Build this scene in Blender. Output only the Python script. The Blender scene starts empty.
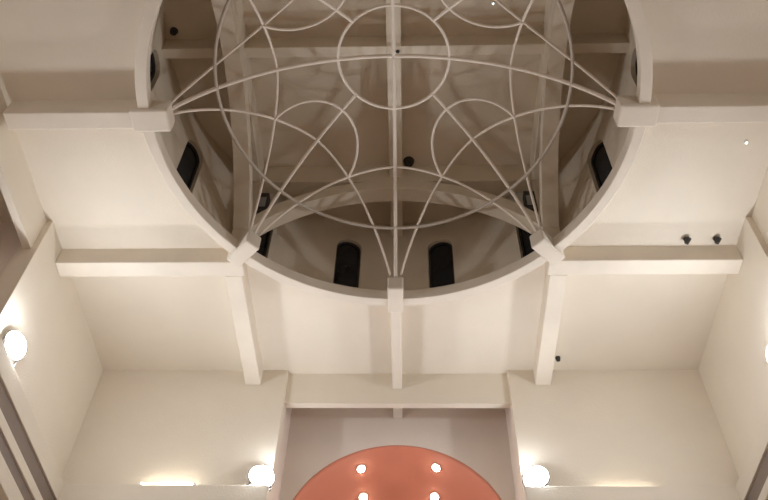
import bpy, bmesh, math, random
from mathutils import Matrix, Vector, Euler
random.seed(4)
C = bpy.context.scene.collection
PI = math.pi

# ------------------------------------------------------------------ camera, world, exposure
cam_d = bpy.data.cameras.new('camera')
cam = bpy.data.objects.new('camera', cam_d)
C.objects.link(cam)
cam_d.sensor_fit = 'HORIZONTAL'
cam_d.sensor_width = 36.0
cam_d.lens = 826.577 * 36.0 / 768.0
cam_d.clip_start = 0.05
cR = Vector((0.99950732, 0.02326233, 0.02107077))
cU = Vector((0.00507864, -0.7823523, 0.62281545))
cF = Vector((-0.0309729, 0.62240159, 0.78208499))
M = Matrix((cR, cU, -cF)).transposed().to_4x4()
M.translation = Vector((0.1741, -4.2315, 1.6))
cam.matrix_world = M
bpy.context.scene.camera = cam

world = bpy.data.worlds.new('night')
bpy.context.scene.world = world
world.use_nodes = True
wb = world.node_tree.nodes['Background']
wb.inputs[0].default_value = (0.01, 0.013, 0.02, 1)
wb.inputs[1].default_value = 0.2

vs = bpy.context.scene.view_settings
vs.view_transform = 'Standard'
vs.look = 'None'
vs.gamma = 1.0
vs.use_curve_mapping = False
vs.exposure = 0.98
bpy.context.scene.cycles.max_bounces = 14
bpy.context.scene.cycles.diffuse_bounces = 10

FLOOD = 85.0        # floodlight lens emission
TUBE = 15.0         # fluorescent tube emission
DOWN = 60.0         # apse downlight emission


# ------------------------------------------------------------------ materials
def mat(name, col, rough=0.8, metal=0.0, var=0.05, scale=1.5, bump=0.0, bscale=60.0, streak=False):
    m = bpy.data.materials.new(name)
    m.use_nodes = True
    nt = m.node_tree
    n = nt.nodes
    b = n['Principled BSDF']
    b.inputs['Roughness'].default_value = rough
    b.inputs['Metallic'].default_value = metal
    tc = n.new('ShaderNodeTexCoord')
    nz = n.new('ShaderNodeTexNoise')
    nz.inputs['Scale'].default_value = scale
    nz.inputs['Detail'].default_value = 5
    if streak:
        mp = n.new('ShaderNodeMapping')
        mp.inputs['Scale'].default_value = (1.0, 1.0, 0.35)
        nt.links.new(tc.outputs['Object'], mp.inputs[0])
        nt.links.new(mp.outputs[0], nz.inputs['Vector'])
    else:
        nt.links.new(tc.outputs['Object'], nz.inputs['Vector'])
    r = n.new('ShaderNodeValToRGB')
    r.color_ramp.elements[0].position = 0.3
    r.color_ramp.elements[1].position = 0.7
    r.color_ramp.elements[0].color = tuple(c * (1 - var) for c in col) + (1,)
    r.color_ramp.elements[1].color = tuple(min(1, c * (1 + var)) for c in col) + (1,)
    nt.links.new(nz.outputs['Fac'], r.inputs[0])
    nt.links.new(r.outputs[0], b.inputs['Base Color'])
    if bump:
        n2 = n.new('ShaderNodeTexNoise')
        n2.inputs['Scale'].default_value = bscale
        n2.inputs['Detail'].default_value = 3
        nt.links.new(tc.outputs['Object'], n2.inputs['Vector'])
        bp = n.new('ShaderNodeBump')
        bp.inputs['Strength'].default_value = bump
        bp.inputs['Distance'].default_value = 0.01
        nt.links.new(n2.outputs['Fac'], bp.inputs['Height'])
        nt.links.new(bp.outputs[0], b.inputs['Normal'])
    return m


def emis(name, col, s):
    m = bpy.data.materials.new(name)
    m.use_nodes = True
    nt = m.node_tree
    nt.nodes.remove(nt.nodes['Principled BSDF'])
    e = nt.nodes.new('ShaderNodeEmission')
    e.inputs[0].default_value = tuple(col) + (1,)
    e.inputs[1].default_value = s
    nt.links.new(e.outputs[0], nt.nodes['Material Output'].inputs[0])
    return m


PAINT = mat('cream_paint', (0.735, 0.668, 0.568), 0.85, var=0.035, scale=1.1, bump=0.25, bscale=45)
CONC = mat('painted_concrete', (0.715, 0.648, 0.555), 0.8, var=0.05, scale=2.0, bump=0.2, bscale=50)
DOMEP = mat('dome_paint', (0.66, 0.585, 0.475), 0.88, var=0.05, scale=1.4, bump=0.3, bscale=40)
ARM = mat('pinkish_cream', (0.74, 0.655, 0.585), 0.85, var=0.03, scale=1.2, bump=0.2, bscale=45)  # slightly pinkish base colour for the walls of the arms
RED = mat('red_apse_paint', (0.66, 0.25, 0.16), 0.7, var=0.04, scale=2.0, bump=0.15, bscale=45)
BAND = mat('brown_band', (0.22, 0.17, 0.14), 0.6, var=0.06, scale=4)
FLOORM = mat('terracotta_tile', (0.64, 0.48, 0.385), 0.45, var=0.08, scale=3)
IRON = mat('white_painted_iron', (0.78, 0.70, 0.61), 0.5, var=0.03, scale=8)
IRONG = mat('grey_painted_iron', (0.50, 0.45, 0.39), 0.5, var=0.04, scale=8)
DARK = mat('dark_plastic', (0.03, 0.028, 0.027), 0.5, var=0.1, scale=20)
GREY = mat('grey_front', (0.30, 0.32, 0.33), 0.6, var=0.1, scale=60)
WHITE = mat('white_plastic', (0.8, 0.8, 0.78), 0.4, var=0.02, scale=10)
ALU = mat('grey_metal', (0.45, 0.45, 0.46), 0.4, 0.7, var=0.05, scale=10)
FRAME = mat('dark_window_frame', (0.05, 0.045, 0.04), 0.5, var=0.1, scale=12)
NIGHT = mat('night_glass', (0.018, 0.022, 0.028), 0.25, var=0.2, scale=3)
LENS = emis('floodlight_lens', (0.90, 0.94, 0.98), FLOOD)
LENSD = emis('unseen_floodlight_lens', (0.90, 0.94, 0.98), FLOOD * 0.30)
LENSS = emis('side_floodlight_lens', (0.90, 0.94, 0.98), FLOOD * 1.5)
TUBEM = emis('tube_glow', (1.0, 0.90, 0.74), TUBE)
TUBED = emis('dim_tube_glow', (1.0, 0.88, 0.70), TUBE * 0.4)
DOWNM = emis('downlight_glow', (1.0, 0.93, 0.82), DOWN)
LEDM = emis('led_dot', (0.75, 1.0, 0.95), 3.0)


# ------------------------------------------------------------------ mesh helpers
def link(name, bm, m, parent=None, smooth=False, bevel=0.0):
    me = bpy.data.meshes.new(name)
    bmesh.ops.recalc_face_normals(bm, faces=bm.faces)
    bm.to_mesh(me)
    bm.free()
    me.materials.append(m)
    if smooth:
        for p_ in me.polygons:
            p_.use_smooth = True
    o = bpy.data.objects.new(name, me)
    C.objects.link(o)
    if parent:
        o.parent = parent
    if bevel:
        bv = o.modifiers.new('edge', 'BEVEL')
        bv.width = bevel
        bv.segments = 2
        bv.limit_method = 'ANGLE'
    return o


def tag(o, label, cat, group=None, kind=None):
    o['label'] = label
    o['category'] = cat
    if group:
        o['group'] = group
    if kind:
        o['kind'] = kind
    return o


def struct(name, bm, m, label, cat, **k):
    g = k.pop('group', None)
    return tag(link(name, bm, m, **k), label, cat, g, 'structure')


def empty(name, loc, rot=(0, 0, 0)):
    o = bpy.data.objects.new(name, None)
    o.empty_display_size = 0.1
    C.objects.link(o)
    o.location = loc
    o.rotation_euler = rot
    return o


def box(bm, x0, x1, y0, y1, z0, z1, mtx=None):
    v = [bm.verts.new((x, y, z)) for z in (z0, z1) for y in (y0, y1) for x in (x0, x1)]
    for f in ((0, 2, 3, 1), (4, 5, 7, 6), (0, 1, 5, 4), (2, 6, 7, 3), (0, 4, 6, 2), (1, 3, 7, 5)):
        bm.faces.new([v[i] for i in f])
    if mtx:
        bmesh.ops.transform(bm, matrix=mtx, verts=v)
    return v


def rbox(x0, x1, y0, y1, z0, z1, mtx=None):
    bm = bmesh.new()
    box(bm, x0, x1, y0, y1, z0, z1, mtx)
    return bm


def cyl(bm, r0, r1, z0, z1, n=24, mtx=None):
    a = [bm.verts.new((r0 * math.cos(2 * PI * i / n), r0 * math.sin(2 * PI * i / n), z0)) for i in range(n)]
    b = [bm.verts.new((r1 * math.cos(2 * PI * i / n), r1 * math.sin(2 * PI * i / n), z1)) for i in range(n)]
    for i in range(n):
        j = (i + 1) % n
        bm.faces.new((a[i], a[j], b[j], b[i]))
    bm.faces.new(a[::-1])
    bm.faces.new(b)
    if mtx:
        bmesh.ops.transform(bm, matrix=mtx, verts=a + b)


def tube(bm, pts, r, n=10, closed=False):
    pts = [Vector(p_) for p_ in pts]
    N = len(pts)
    rings = []
    up = None
    for i, p_ in enumerate(pts):
        if closed:
            t = (pts[(i + 1) % N] - pts[i - 1]).normalized()
        else:
            t = (pts[min(i + 1, N - 1)] - pts[max(i - 1, 0)]).normalized()
        if up is None:
            up = Vector((0, 0, 1)) if abs(t.z) < 0.9 else Vector((1, 0, 0))
        s = t.cross(up).normalized()
        up = s.cross(t).normalized()
        rings.append([bm.verts.new(p_ + r * (math.cos(2 * PI * k / n) * s + math.sin(2 * PI * k / n) * up)) for k in range(n)])
    for i in range(N if closed else N - 1):
        a, b = rings[i], rings[(i + 1) % N]
        for k in range(n):
            bm.faces.new((a[k], a[(k + 1) % n], b[(k + 1) % n], b[k]))
    if not closed:
        bm.faces.new(rings[0][::-1])
        bm.faces.new(rings[-1])


def revolve(bm, prof, n=128, closed=True):
    rings = []
    for i in range(n):
        a = 2 * PI * i / n
        rings.append([bm.verts.new((r * math.sin(a), r * math.cos(a), z)) for r, z in prof])
    K = len(prof)
    for i in range(n):
        A, B = rings[i], rings[(i + 1) % n]
        for k in range(K if closed else K - 1):
            l = (k + 1) % K
            bm.faces.new((A[k], A[l], B[l], B[k]))


def prism(bm, poly, y0, y1, mtx=None):
    """polygon in (x, z), pushed from y0 to y1"""
    a = [bm.verts.new((x, y0, z)) for x, z in poly]
    b = [bm.verts.new((x, y1, z)) for x, z in poly]
    n = len(poly)
    bm.faces.new(a)
    bm.faces.new(b[::-1])
    for i in range(n):
        j = (i + 1) % n
        bm.faces.new((a[i], b[i], b[j], a[j]))
    if mtx:
        bmesh.ops.transform(bm, matrix=mtx, verts=a + b)


def rz(deg):
    return Matrix.Rotation(math.radians(deg), 4, 'Z')


# ------------------------------------------------------------------ dimensions
HW = 4.04          # half width of the square hall
ZC = 9.37          # ceiling
ZS = 9.10          # soffit of beams and ring
OP = 1.49          # half width of the openings to the arms
AD = 4.72          # back of chancel and transepts
ZL = 8.84          # lintel underside
ZD = 10.95         # ceiling under the lantern
RI, RD = 2.50, 2.75

# ------------------------------------------------------------------ floor and ceiling
bm = rbox(-6, 6, -10, 7, -0.2, 0)
struct('floor', bm, FLOORM, 'terracotta tiled floor of the church hall', 'floor')

bm = bmesh.new()
n = 128
ci, sq = [], []
for z in (ZC, ZC + 0.015):
    a_, b_ = [], []
    for i in range(n):
        a = 2 * PI * i / n
        sx, cy_ = math.sin(a), math.cos(a)
        k = 4.3 / max(abs(sx), abs(cy_))
        a_.append(bm.verts.new((2.61 * sx, 2.61 * cy_, z)))
        b_.append(bm.verts.new((k * sx, k * cy_, z)))
    ci.append(a_)
    sq.append(b_)
for i in range(n):
    j = (i + 1) % n
    bm.faces.new((ci[0][i], ci[0][j], sq[0][j], sq[0][i]))
    bm.faces.new((ci[1][i], sq[1][i], sq[1][j], ci[1][j]))
    bm.faces.new((ci[0][i], ci[1][i], ci[1][j], ci[0][j]))
    bm.faces.new((sq[0][i], sq[0][j], sq[1][j], sq[1][i]))
struct('ceiling', bm, PAINT, 'flat cream ceiling slab with the big round opening', 'ceiling')

# ------------------------------------------------------------------ four walls with openings to the arms
SIDES = (('front', 0), ('left', 90), ('back', 180), ('right', 270))
for side, deg in SIDES:
    m_ = rz(deg)
    bm = bmesh.new()
    for s in (-1, 1):
        a, b = sorted((s * OP, s * (HW + (0.25 if side in ('front', 'back') else 0.0))))
        box(bm, a, b, HW, HW + 0.25, 0, ZC + 0.02, m_)
    struct('wall_' + side, bm, PAINT,
           {'front': 'cream upper wall facing the camera on both sides of the chancel opening',
            'left': 'cream side wall with floodlight at the picture\'s left edge',
            'back': 'cream wall at the nave end with the nave opening',
            'right': 'cream side wall with floodlight at the picture\'s right edge'}[side], 'wall', bevel=0.006)
    bm = rbox(-OP, OP, HW + 0.07, HW + 0.16, ZL, ZC + 0.02, m_)
    struct('lintel', bm, PAINT,
           {'front': 'cream lintel above the chancel opening', 'left': 'cream lintel over the opening in the left side wall',
            'back': 'cream lintel over the nave opening at the nave end',
            'right': 'cream lintel over the opening in the right side wall'}[side], 'lintel')

# arms
def arm(name, deg, depth, label, apse=False):
    m_ = rz(deg)
    bm = bmesh.new()
    for s in (-1, 1):
        a, b = sorted((s * OP, s * (OP + 0.2)))
        box(bm, a, b, HW + 0.24, depth + 0.2, 0, ZC + 0.02, m_)
    if apse:
        rA, zA, N = 1.435, 7.20, 48
        arc = [(rA * math.cos(PI * i / N), zA + rA * math.sin(PI * i / N)) for i in range(N + 1)]
        poly = [(1.6, 0.0), (1.6, ZC), (-1.6, ZC), (-1.6, 0.0), (-rA, 0.0)] + arc[::-1] + [(rA, 0.0)]
        # split into a left and a right half so that every face is simple
        half = N // 2
        prism(bm, [(rA, 0), (1.6, 0), (1.6, ZC), (0, ZC)] + arc[:half + 1][::-1], depth, depth + 0.2, m_)
        prism(bm, [(-rA, 0)] + arc[half:][::-1] + [(0, ZC), (-1.6, ZC), (-1.6, 0)], depth, depth + 0.2, m_)
    else:
        box(bm, -1.6, 1.6, depth, depth + 0.2, 0, ZC, m_)
    o = struct('wall_' + name, bm, ARM, label, 'wall')
    for p_ in o.data.polygons:
        p_.use_smooth = False
    bm = rbox(-1.69, 1.69, HW + 0.14, depth + 0.2, ZC, ZC + 0.15, m_)
    struct('ceiling_' + name, bm, PAINT, 'flat ceiling of the ' + name.replace('_', ' '), 'ceiling')


arm('chancel', 0, AD, 'pinkish cream chancel wall around the red arched apse', True)
arm('transept_left', 90, AD, 'pinkish wall of the recess beyond the left side wall')
arm('transept_right', 270, AD, 'pinkish wall of the recess beyond the right side wall')
arm('nave', 180, 9.0, 'pinkish cream nave wall at the nave end')

# red apse: quarter sphere over a half cylinder
bm = bmesh.new()
rA, zA = 1.42, 7.20
cols = []
NA = 48
for i in range(NA + 1):
    a = PI * i / NA
    col = [(rA * math.cos(a), AD - 0.004 + rA * math.sin(a) * 0.9, 0.0)]
    for k in range(0, 25):
        e = PI / 2 * k / 24
        col.append((rA * math.cos(a) * math.cos(e), AD - 0.004 + 0.9 * rA * math.sin(a) * math.cos(e), zA + rA * math.sin(e)))
    cols.append([bm.verts.new(c) for c in col])
for i in range(NA):
    for k in range(len(cols[0]) - 1):
        bm.faces.new((cols[i][k], cols[i + 1][k], cols[i + 1][k + 1], cols[i][k + 1]))
bmesh.ops.remove_doubles(bm, verts=bm.verts, dist=0.0005)
ap = struct('wall_apse', bm, RED, 'terracotta red half-domed apse at the bottom of the picture', 'apse', smooth=True)
so = ap.modifiers.new('thickness', 'SOLIDIFY')
so.thickness = 0.02
so.offset = 1.0

# ------------------------------------------------------------------ cornices below the corner bays
def cornice(deg, s, label):
    m_ = rz(deg)
    a, b = sorted((s * (OP + 0.0), s * (HW - 0.0)))
    prof = ((0.00, 7.42, 7.18, 0.14), (0.0, 6.97, 6.85, 0.14), (0.0, 6.70, 6.50, 0.14))
    bm = bmesh.new()
    for _, z1, z0, d in prof:
        box(bm, a, b, HW - d, HW + 0.01, z0, z1, m_)
    o = struct('cornice', bm, PAINT, label, 'cornice', bevel=0.008)
    bm = bmesh.new()  # dark brown bands set back between the cream ledges
    for z1, z0 in ((7.18, 6.97), (6.85, 6.70)):
        box(bm, a, b, HW - 0.115, HW + 0.01, z0, z1, m_)
    r = link('band', bm, BAND, o)
    r['label'] = 'dark brown band'


W8 = {(0, -1): 'cream cornice ledge under front wall, the one carrying the glowing tube',
      (0, 1): 'cream cornice ledge under front wall, on the side without a visible tube',
      (90, 1): 'cream cornice with dark bands running down the lower left corner',
      (270, -1): 'cream cornice with dark bands running down the lower right corner'}
for deg in (0, 90, 180, 270):
    for s in (-1, 1):
        key = (deg, s)
        if key in ((90, -1),):
            pass
        cornice(deg, s, {**W8, (90, -1): W8.get((90, 1)), (90, 1): 'cream cornice on left side wall at the nave end',
                         (270, 1): W8[(270, -1)], (270, -1): 'cream cornice on right side wall at the nave end',
                         (180, -1): 'cream cornice at the nave end, one side of nave opening',
                         (180, 1): 'cream cornice at the nave end, other side of nave opening'}.get(key))

# ------------------------------------------------------------------ ring beam with eight anchor blocks
bm = bmesh.new()
revolve(bm, [(RI, ZS), (2.62, ZS), (2.62, ZC), (2.59, ZC), (2.59, 9.26), (RI, 9.26)], 160)
ring = struct('ring_beam', bm, CONC, 'round cream concrete ring beam framing the domed opening', 'ring beam', bevel=0.01)
blocks = []
for k in range(8):
    m_ = rz(-45 * k)
    w_ = 0.13 if k in (2, 6) else 0.095
    bm = rbox(-w_, w_, 2.31, 2.71, 9.075, 9.30, m_)
    link('anchor_block', bm, CONC, ring, bevel=0.02)

# ------------------------------------------------------------------ beams under the ceiling
def beam(x0, x1, y0, y1, label, z0=ZS, z1=ZC + 0.02):
    struct('ceiling_beam', rbox(x0, x1, y0, y1, z0, z1), CONC, label, 'beam', bevel=0.012)


bx, by, hw = 1.935, 2.02, 0.11
for sx in (-1, 1):
    nm = 'left' if sx < 0 else 'right'
    for sy in (-1, 1):
        where = 'front' if sy > 0 else 'rear'
        a, b = sorted((sx * 1.80, sx * HW))
        beam(a, b, sy * by - hw, sy * by + hw,
             ('cream crossways beam from the ring to the left side wall with bare face' if sx < 0 else
              'cream crossways beam carrying two small spot lamps on its face') if sy > 0 else
             'cream crossways beam at the nave end on the %s side' % nm)
        a, b = sorted((sy * (by + hw), sy * HW))
        beam(sx * bx - 0.105, sx * bx + 0.105, a, b,
             'cream beam from ring to front wall, %s of the chancel opening' % nm if sy > 0 else
             'cream beam from ring to wall at the nave end, %s side' % nm)
    a, b = sorted((sx * 2.66, sx * HW))
    beam(a, b, -0.10, 0.10, 'cream crossways beam level with the ring centre, reaching the %s picture edge' % nm)
beam(-0.065, 0.065, 2.66, HW + 0.08, 'thin cream central beam from the ring down to the chancel lintel')
beam(-0.065, 0.065, HW + 0.15, AD, 'short thin beam stub under the chancel ceiling behind the lintel')
beam(-0.065, 0.065, -HW - 0.08, -2.66, 'thin cream central beam towards the nave at the nave end')

# ------------------------------------------------------------------ drum wall with fourteen arched windows
def curved_wall(r0, r1, z0, z1, n=168):
    bm = bmesh.new()
    revolve(bm, [(r0, z0), (r1, z0), (r1, z1), (r0, z1)], n)
    return bm


WW, WZ0, WZ1, WR = 0.168, 9.43, 10.345, 0.17   # half width, sill, springing, arch rise
def window_outline(w, z0, z1, rise, n=14):
    return [(-w, z0), (w, z0)] + [(w * math.cos(PI * i / n), z1 + rise * math.sin(PI * i / n)) for i in range(n + 1)]


drum = struct('wall_drum', curved_wall(RD, 2.97, ZC + 0.005, ZD + 0.05), DOMEP, 'round drum wall pierced by dark arched windows', 'drum wall')
cut = bmesh.new()
ANG = [12.857 * (2 * k + 1) - 0.6 for k in range(14)]
for a in ANG:
    prism(cut, window_outline(WW, WZ0, WZ1, WR), 2.5, 3.3, rz(-a))
cutter = link('cutter', cut, DOMEP)
md = drum.modifiers.new('openings', 'BOOLEAN')
md.operation = 'DIFFERENCE'
md.solver = 'EXACT'
md.object = cutter
bpy.context.view_layer.update()
dg = bpy.context.evaluated_depsgraph_get()
nm_ = bpy.data.meshes.new_from_object(drum.evaluated_get(dg))
drum.modifiers.clear()
drum.data = nm_
bpy.data.objects.remove(cutter)

WLAB = {0: 'dark arched drum window just right of the central rib', 13: 'dark arched drum window just left of the central rib',
        1: 'dark drum window half hidden behind the anchor block right of centre', 12: 'dark drum window half hidden behind the anchor block left of centre',
        2: 'dark arched drum window in the right niche, below the side anchor block', 11: 'dark arched drum window in the left niche, below the side anchor block',
        3: 'dark drum window sliver at the right edge of the ring', 10: 'dark drum window sliver at the left edge of the ring'}
for k, a in enumerate(ANG):
    m_ = rz(-a)
    bm = bmesh.new()
    o_ = window_outline(WW + 0.002, WZ0 - 0.002, WZ1, WR + 0.002)
    i_ = window_outline(WW - 0.018, WZ0 + 0.018, WZ1, WR - 0.018)
    va = [[bm.verts.new((x, y, z)) for x, z in pl] for pl in (o_, i_) for y in (2.80, 2.86)]
    nn = len(o_)
    for i in range(nn):
        j = (i + 1) % nn
        bm.faces.new((va[0][i], va[0][j], va[2][j], va[2][i]))
        bm.faces.new((va[1][i], va[3][i], va[3][j], va[1][j]))
        bm.faces.new((va[0][i], va[1][i], va[1][j], va[0][j]))
        bm.faces.new((va[2][i], va[2][j], va[3][j], va[3][i]))
    bmesh.ops.transform(bm, matrix=m_, verts=bm.verts)
    w = struct('window_%d' % (k + 1), bm, FRAME, WLAB.get(k, 'dark arched drum window above the top of the picture, number %s from the nave axis' % (k - 3)), 'window',
               group='arched windows around the drum')
    bm = bmesh.new()
    prism(bm, window_outline(WW - 0.016, WZ0 + 0.016, WZ1, WR - 0.016), 2.825, 2.84, m_)
    link('pane', bm, NIGHT, w)

# ceiling of the lantern and its crossing beams
bm = bmesh.new()
cyl(bm, 2.97, 2.97, ZD, ZD + 0.15, 96)
struct('ceiling_dome', bm, DOMEP, 'flat dim ceiling high above the iron lattice', 'ceiling')
struct('ceiling_beam', rbox(-2.76, -0.08, -0.065, 0.065, 10.68, ZD + 0.02), DOMEP, 'crossways beam under the dome ceiling, towards the left niche', 'beam', bevel=0.01)
struct('ceiling_beam', rbox(0.08, 2.76, -0.065, 0.065, 10.68, ZD + 0.02), DOMEP, 'crossways beam under the dome ceiling, towards the right niche', 'beam', bevel=0.01)
struct('ceiling_beam', rbox(-0.085, 0.085, -2.76, 2.76, 10.68, ZD + 0.02), DOMEP, 'lengthways beam under the dome ceiling', 'beam', bevel=0.01)

# ------------------------------------------------------------------ four arches carrying the square under the dome ceiling
def seg(t, z0=9.35, h=1.06, tw=1.93):
    Rc = (tw * tw + h * h) / (2 * h)
    return z0 + math.sqrt(max(Rc * Rc - t * t, 0)) - (Rc - h)


def arch(deg, name, label, dx):
    m_ = rz(deg)
    y0, y1 = 1.77, 1.97
    e = 1.77
    bm = bmesh.new()
    N = 40
    # arch rib
    lo = [(-e + 2 * e * i / N, seg(-e + 2 * e * i / N)) for i in range(N + 1)]
    hi = []
    for i, (t, z) in enumerate(lo):
        hi.append((t, z + 0.19 + 0.06 * (t / e) ** 2))
    lov = [[bm.verts.new((t, y, z)) for t, z in lo] for y in (y0, y1)]
    hiv = [[bm.verts.new((t, y, z)) for t, z in hi] for y in (y0, y1)]
    for i in range(N):
        bm.faces.new((lov[0][i], lov[0][i + 1], hiv[0][i + 1], hiv[0][i]))
        bm.faces.new((lov[1][i], hiv[1][i], hiv[1][i + 1], lov[1][i + 1]))
        bm.faces.new((lov[0][i], lov[1][i], lov[1][i + 1], lov[0][i + 1]))
        bm.faces.new((hiv[0][i], hiv[0][i + 1], hiv[1][i + 1], hiv[1][i]))
    bm.faces.new((lov[0][0], hiv[0][0], hiv[1][0], lov[1][0]))
    bm.faces.new((lov[0][N], lov[1][N], hiv[1][N], hiv[0][N]))
    # straight beam over the crown
    box(bm, -e, e, y0, y1, 10.58, ZD + 0.01)
    # corner pier (one per arch, shared corner to its right)
    box(bm, e, y1, e, y1, 9.25, ZD + 0.01)
    bmesh.ops.transform(bm, matrix=m_, verts=bm.verts)
    struct('wall_arch_' + name, bm, DOMEP, label, 'arch', bevel=0.006)


arch(0, 'front', 'front arch spanning the drum above two arched windows', 0)
arch(90, 'left', 'upright arch along the left niche of the drum', 0)
arch(180, 'back', 'arch of the drum above the top of the picture', 0)
arch(270, 'right', 'upright arch along the right niche of the drum', 0)

# ------------------------------------------------------------------ iron lattice dome
RS = 2.88
def zs(r):
    return 10.55 - RS + math.sqrt(RS * RS - r * r)


def pol(r, deg, dz=0.0, off=0.0):
    a = math.radians(deg)
    return (r * math.sin(a) + off * math.cos(a), r * math.cos(a) - off * math.sin(a), zs(r) + dz)


lat = empty('lattice_dome', (0, 0, 9.29))
tag(lat, 'white iron lattice dome of curved ribs and rings set in the round opening', 'lattice')
INV = Matrix.Translation((0, 0, -9.29))


def lat_part(name, pts, r, m=IRON, closed=False):
    bm = bmesh.new()
    tube(bm, pts, r, 10, closed)
    bmesh.ops.transform(bm, matrix=INV, verts=bm.verts)
    return link(name, bm, m, lat, smooth=True)


for k in range(8):
    d = 45 * k
    r1 = 0.0 if k % 2 == 0 else 0.645
    pts = [pol(2.36 + (r1 - 2.36) * i / 40, d) for i in range(41)]
    lat_part('rib', pts, 0.023 if k % 2 == 0 else 0.02)
# arcs from block k to block k+2
re, rm = 2.34, 1.33
mid = re * math.cos(math.radians(43.4))
half = re * math.sin(math.radians(43.4))
sag = mid - rm
def arc_xy(t):
    """plan curve for t in -1..1, nearest the centre at t = 0"""
    return half * t, rm + sag * abs(t) ** 1.6


def arc_pts(deg, n=64):
    out = []
    for i in range(n + 1):
        x, y = arc_xy(-1 + 2 * i / n)
        out.append(pol(math.hypot(x, y), math.degrees(math.atan2(x, y)) + deg, 0.010))
    return out


for k in range(8):
    lat_part('crossing_arc', arc_pts(45 * k), 0.0155)


def circle_pts(r, n=120, dz=0.0):
    return [pol(r, 360 * i / n, dz) for i in range(n)]


lat_part('centre_ring', circle_pts(0.645), 0.0175, closed=True)
o = lat_part('outer_ring', circle_pts(1.94, 160, -0.008), 0.0195, IRONG, True)
o['label'] = 'greyer outer ring'

# loops: arc through the two crossing points either side of each diagonal
def arc_cross():
    # arc centred on 0 deg meets arc centred on 45 deg on the 22.5 deg line
    best = None
    for i in range(2001):
        x, y = arc_xy(i / 2000)
        a = math.degrees(math.atan2(x, y))
        if best is None or abs(a - 22.5) < best[0]:
            best = (abs(a - 22.5), math.hypot(x, y))
    return best[1]


rc = arc_cross()
P1 = Vector((rc * math.sin(math.radians(-22.5)), rc * math.cos(math.radians(22.5))))
ra = 0.885
# circle through (+-P1.x, P1.y) and (0, ra)
hh = abs(P1.x)
ss = P1.y - ra
Rl = (hh * hh + ss * ss) / (2 * ss)
for k in range(4):
    pts = []
    am = math.acos(max(-1, min(1, (Rl - ss) / Rl)))
    for i in range(41):
        t = -am + 2 * am * i / 40
        x, y = Rl * math.sin(t), ra + Rl * (1 - math.cos(t))
        pts.append(pol(math.hypot(x, y), math.degrees(math.atan2(x, y)) + 45 + 90 * k, -0.006))
    lat_part('loop', pts, 0.0155)

# ------------------------------------------------------------------ floodlights on the cornices
def floodlight(loc, deg, label, lens=None, tilt=-5, lift=0.0):
    """stands on the ledge; deg = direction the lens looks (0 = +y)"""
    r = empty('floodlight', loc, (0, 0, math.radians(deg)))
    tag(r, label, 'floodlight', 'floodlights on the cornice ledges')
    T = Matrix.Translation((0, 0, 0.155 + lift)) @ Matrix.Rotation(math.radians(tilt - 90), 4, 'X')
    bm = bmesh.new()
    prof = [(0.0, -0.055), (0.08, -0.05), (0.135, -0.035), (0.158, -0.015), (0.160, 0.012), (0.150, 0.012)]
    bowl(bm, prof, T)
    link('housing', bm, ALU, r, smooth=True)
    bm = bmesh.new()
    prof = [(0.149 * math.cos(PI / 2 * k / 10), 0.008 + 0.075 * math.sin(PI / 2 * k / 10)) for k in range(11)]
    bowl(bm, prof, T)
    link('lens', bm, lens or LENS, r, smooth=True)
    bm = bmesh.new()
    box(bm, -0.13, -0.12, -0.02, 0.0, 0.0, 0.10 + lift)
    box(bm, 0.12, 0.13, -0.02, 0.0, 0.0, 0.10 + lift)
    box(bm, -0.13, 0.13, -0.03, 0.01, 0.0, 0.006)
    link('bracket', bm, ALU, r)
    return r


def bowl(bm, prof, mtx, n=32):
    vs_ = []
    rings = []
    for rr, z in prof:
        if rr < 1e-4:
            v = bm.verts.new((0, 0, z))
            rings.append([v] * n)
            vs_.append(v)
        else:
            rg = [bm.verts.new((rr * math.cos(2 * PI * i / n), rr * math.sin(2 * PI * i / n), z)) for i in range(n)]
            rings.append(rg)
            vs_ += rg
    for a, b in zip(rings, rings[1:]):
        for i in range(n):
            k = (i + 1) % n
            q = []
            for v in (a[i], a[k], b[k], b[i]):
                if v not in q:
                    q.append(v)
            if len(q) > 2:
                bm.faces.new(q)
    bmesh.ops.transform(bm, matrix=mtx, verts=vs_)


ZT = 7.42
floodlight((-1.60, 3.965, ZT), 200, 'white glaring floodlight on front ledge, at the red apse\'s left', LENS, 2)
floodlight((1.65, 3.965, ZT), 160, 'white glaring floodlight on front ledge, at the red apse\'s right', LENS, 2)
floodlight((-3.955, 1.83, ZT), 255, 'white glaring floodlight on the side wall at the left picture edge', LENSS, 0, 0.07)
floodlight((3.94, 1.95, ZT), 105, 'white glare of the floodlight cut by the right picture edge', LENSS, 0, 0.07)
floodlight((-3.91, -1.80, ZT), 285, 'assumed unseen floodlight on the left side wall at its nave end', LENSD)  # this pair is unseen and assumed, added to light the nave end
floodlight((3.91, -1.80, ZT), 75, 'assumed unseen floodlight on the right side wall at its nave end', LENSD)

# ------------------------------------------------------------------ fluorescent tubes lying on the front ledges
def tube_lamp(x0, x1, y, z, label, m=None):
    r = empty('tube_lamp', ((x0 + x1) / 2, y, z))
    tag(r, label, 'tube lamp')
    h = (x1 - x0) / 2
    link('batten', rbox(-h - 0.03, h + 0.03, 0.02, 0.06, 0.0, 0.025), WHITE, r, bevel=0.003)
    bm = bmesh.new()
    tube(bm, [(-h, -0.005, 0.017), (h, -0.005, 0.017)], 0.014, 12)
    link('tube', bm, m or TUBEM, r, smooth=True)
    for s in (-1, 1):
        link('end_cap', rbox(s * h - 0.012 + s * 0.012, s * h + 0.012 + s * 0.012, -0.02, 0.025, 0.0, 0.034), WHITE, r)


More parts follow.
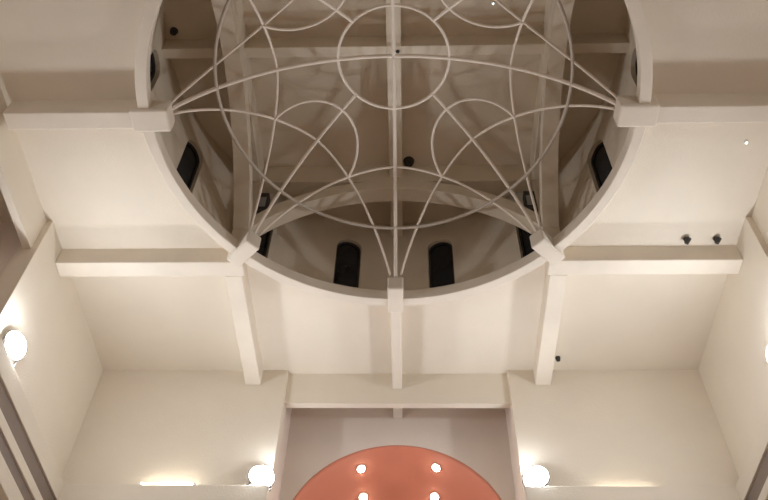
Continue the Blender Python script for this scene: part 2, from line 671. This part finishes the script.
tube_lamp(-3.0, -2.38, 3.925, ZT, 'warm white fluorescent tube glowing on the ledge near the lower left')
tube_lamp(2.35, 3.0, 3.985, ZT, 'fluorescent tube tucked on the ledge behind its edge, lower right', TUBED)

# ------------------------------------------------------------------ apse downlights
def apse_light(px, z, label):
    # surface point of the quarter sphere at x = px, height z
    dz = z - zA
    dy = 0.9 * math.sqrt(max(rA * rA - px * px - dz * dz, 0.0))
    pnt = Vector((px, AD - 0.004 + dy, z))
    nrm = Vector((-px, -dy / 0.81, -dz)).normalized()
    r = empty('downlight', pnt + nrm * 0.004)
    r.rotation_euler = nrm.to_track_quat('Z', 'Y').to_euler()
    tag(r, label, 'downlight', 'downlights in the red apse')
    bm = bmesh.new()
    cyl(bm, 0.068, 0.06, -0.01, 0.014, 24)
    link('trim_ring', bm, WHITE, r, smooth=False)
    bm = bmesh.new()
    cyl(bm, 0.05, 0.05, 0.0145, 0.02, 24)
    link('bulb', bm, DOWNM, r)


def ray(px_, py_):
    return (cF + (px_ - 384) / 826.577 * cR - (py_ - 250) / 826.577 * cU).normalized()


for px_, z_, lab in ((-0.50, 8.487, 'glowing downlight high in the red apse, left one'),
                     (0.52, 8.487, 'glowing downlight high in the red apse, right one'),
                     (-0.48, 8.30, 'glowing downlight lower in the red apse, left one'),
                     (0.50, 8.30, 'glowing downlight lower in the red apse, right one')):
    apse_light(px_, z_, lab)

# ------------------------------------------------------------------ small fittings
def spot(x, z, label):
    r = empty('spot_lamp', (x, 1.80, ZC))
    tag(r, label, 'spot lamp', 'spot lamps on the crossways beam')
    bm = bmesh.new()
    cyl(bm, 0.028, 0.028, -0.03, 0.0, 16)
    link('mount', bm, DARK, r)
    T = Matrix.Translation((0.005, -0.01, -0.06)) @ Matrix.Rotation(math.radians(35), 4, 'X') @ Matrix.Rotation(math.radians(25), 4, 'Y')
    bm = bmesh.new()
    cyl(bm, 0.026, 0.036, -0.035, 0.035, 20, T)
    link('lamp_head', bm, DARK, r)
    return r


spot(3.42, 9.245, 'small dark spot lamp on the beam face, the one nearer the dome')
spot(3.77, 9.245, 'small dark spot lamp on the beam face, the one nearer the side wall')


def disc_fitting(name, loc, label, cat, m, r=0.05, h=0.03, face=None):
    o = empty(name, loc)
    tag(o, label, cat)
    bm = bmesh.new()
    cyl(bm, r * 0.8, r, -h, 0.0, 20)
    link('body', bm, m, o)
    bm = bmesh.new()
    cyl(bm, r * 0.35, r * 0.45, -h - 0.008, -h + 0.002, 16)
    link('cap', bm, face or m, o)
    return o


disc_fitting('smoke_detector', (0.17, 1.70, ZD), 'small dark round fitting on dome ceiling beside the lengthways beam', 'smoke detector', DARK, 0.075, 0.05)
disc_fitting('lamp_hook', (0.045, 0.005, 10.68), 'tiny dark hook plate at the crossing of the dome beams', 'hook', DARK, 0.024, 0.015)
disc_fitting('ceiling_sensor', (3.80, 0.49, ZC), 'tiny white sensor dot on the ceiling near the right picture edge', 'sensor', WHITE, 0.025, 0.02, LEDM)
disc_fitting('indicator_light', (1.16, -0.46, ZD), 'tiny pale green light dot on dome ceiling at the picture\'s top', 'indicator light', WHITE, 0.02, 0.02, LEDM)
disc_fitting('ceiling_socket', (2.14, 3.80, ZC), 'small dark ceiling socket beside the beam right of the chancel', 'socket', DARK, 0.035, 0.05)


disc_fitting('ceiling_socket', (-2.06, 1.70, ZD), 'small dark socket high in the left niche close to the upright arch', 'socket', DARK, 0.05, 0.05)
disc_fitting('ceiling_socket', (-2.64, -0.17, ZD), 'small dark socket on left niche ceiling above the crossways dome beam', 'socket', DARK, 0.05, 0.05)


def speaker(s, label):  # unidentified dark shapes, built as boxes with a grey front
    r = empty('wall_speaker', (s * 1.77, 1.80, 10.16))
    tag(r, label, 'speaker', 'small dark casings beside the front arch')
    a, b = sorted((0.0, -s * 0.14))
    link('shell', rbox(a, b, 0.0, 0.12, -0.20, 0.22), DARK, r, bevel=0.01)
    a, b = sorted((-s * 0.02, -s * 0.12))
    link('front_panel', rbox(a, b, -0.008, -0.001, -0.09, 0.11), GREY, r)
    return r


speaker(-1, 'small dark casing with grey front beside the front arch, on its left end')
speaker(1, 'small dark casing with grey front beside the front arch, on its right end')
bpy.context.view_layer.update()
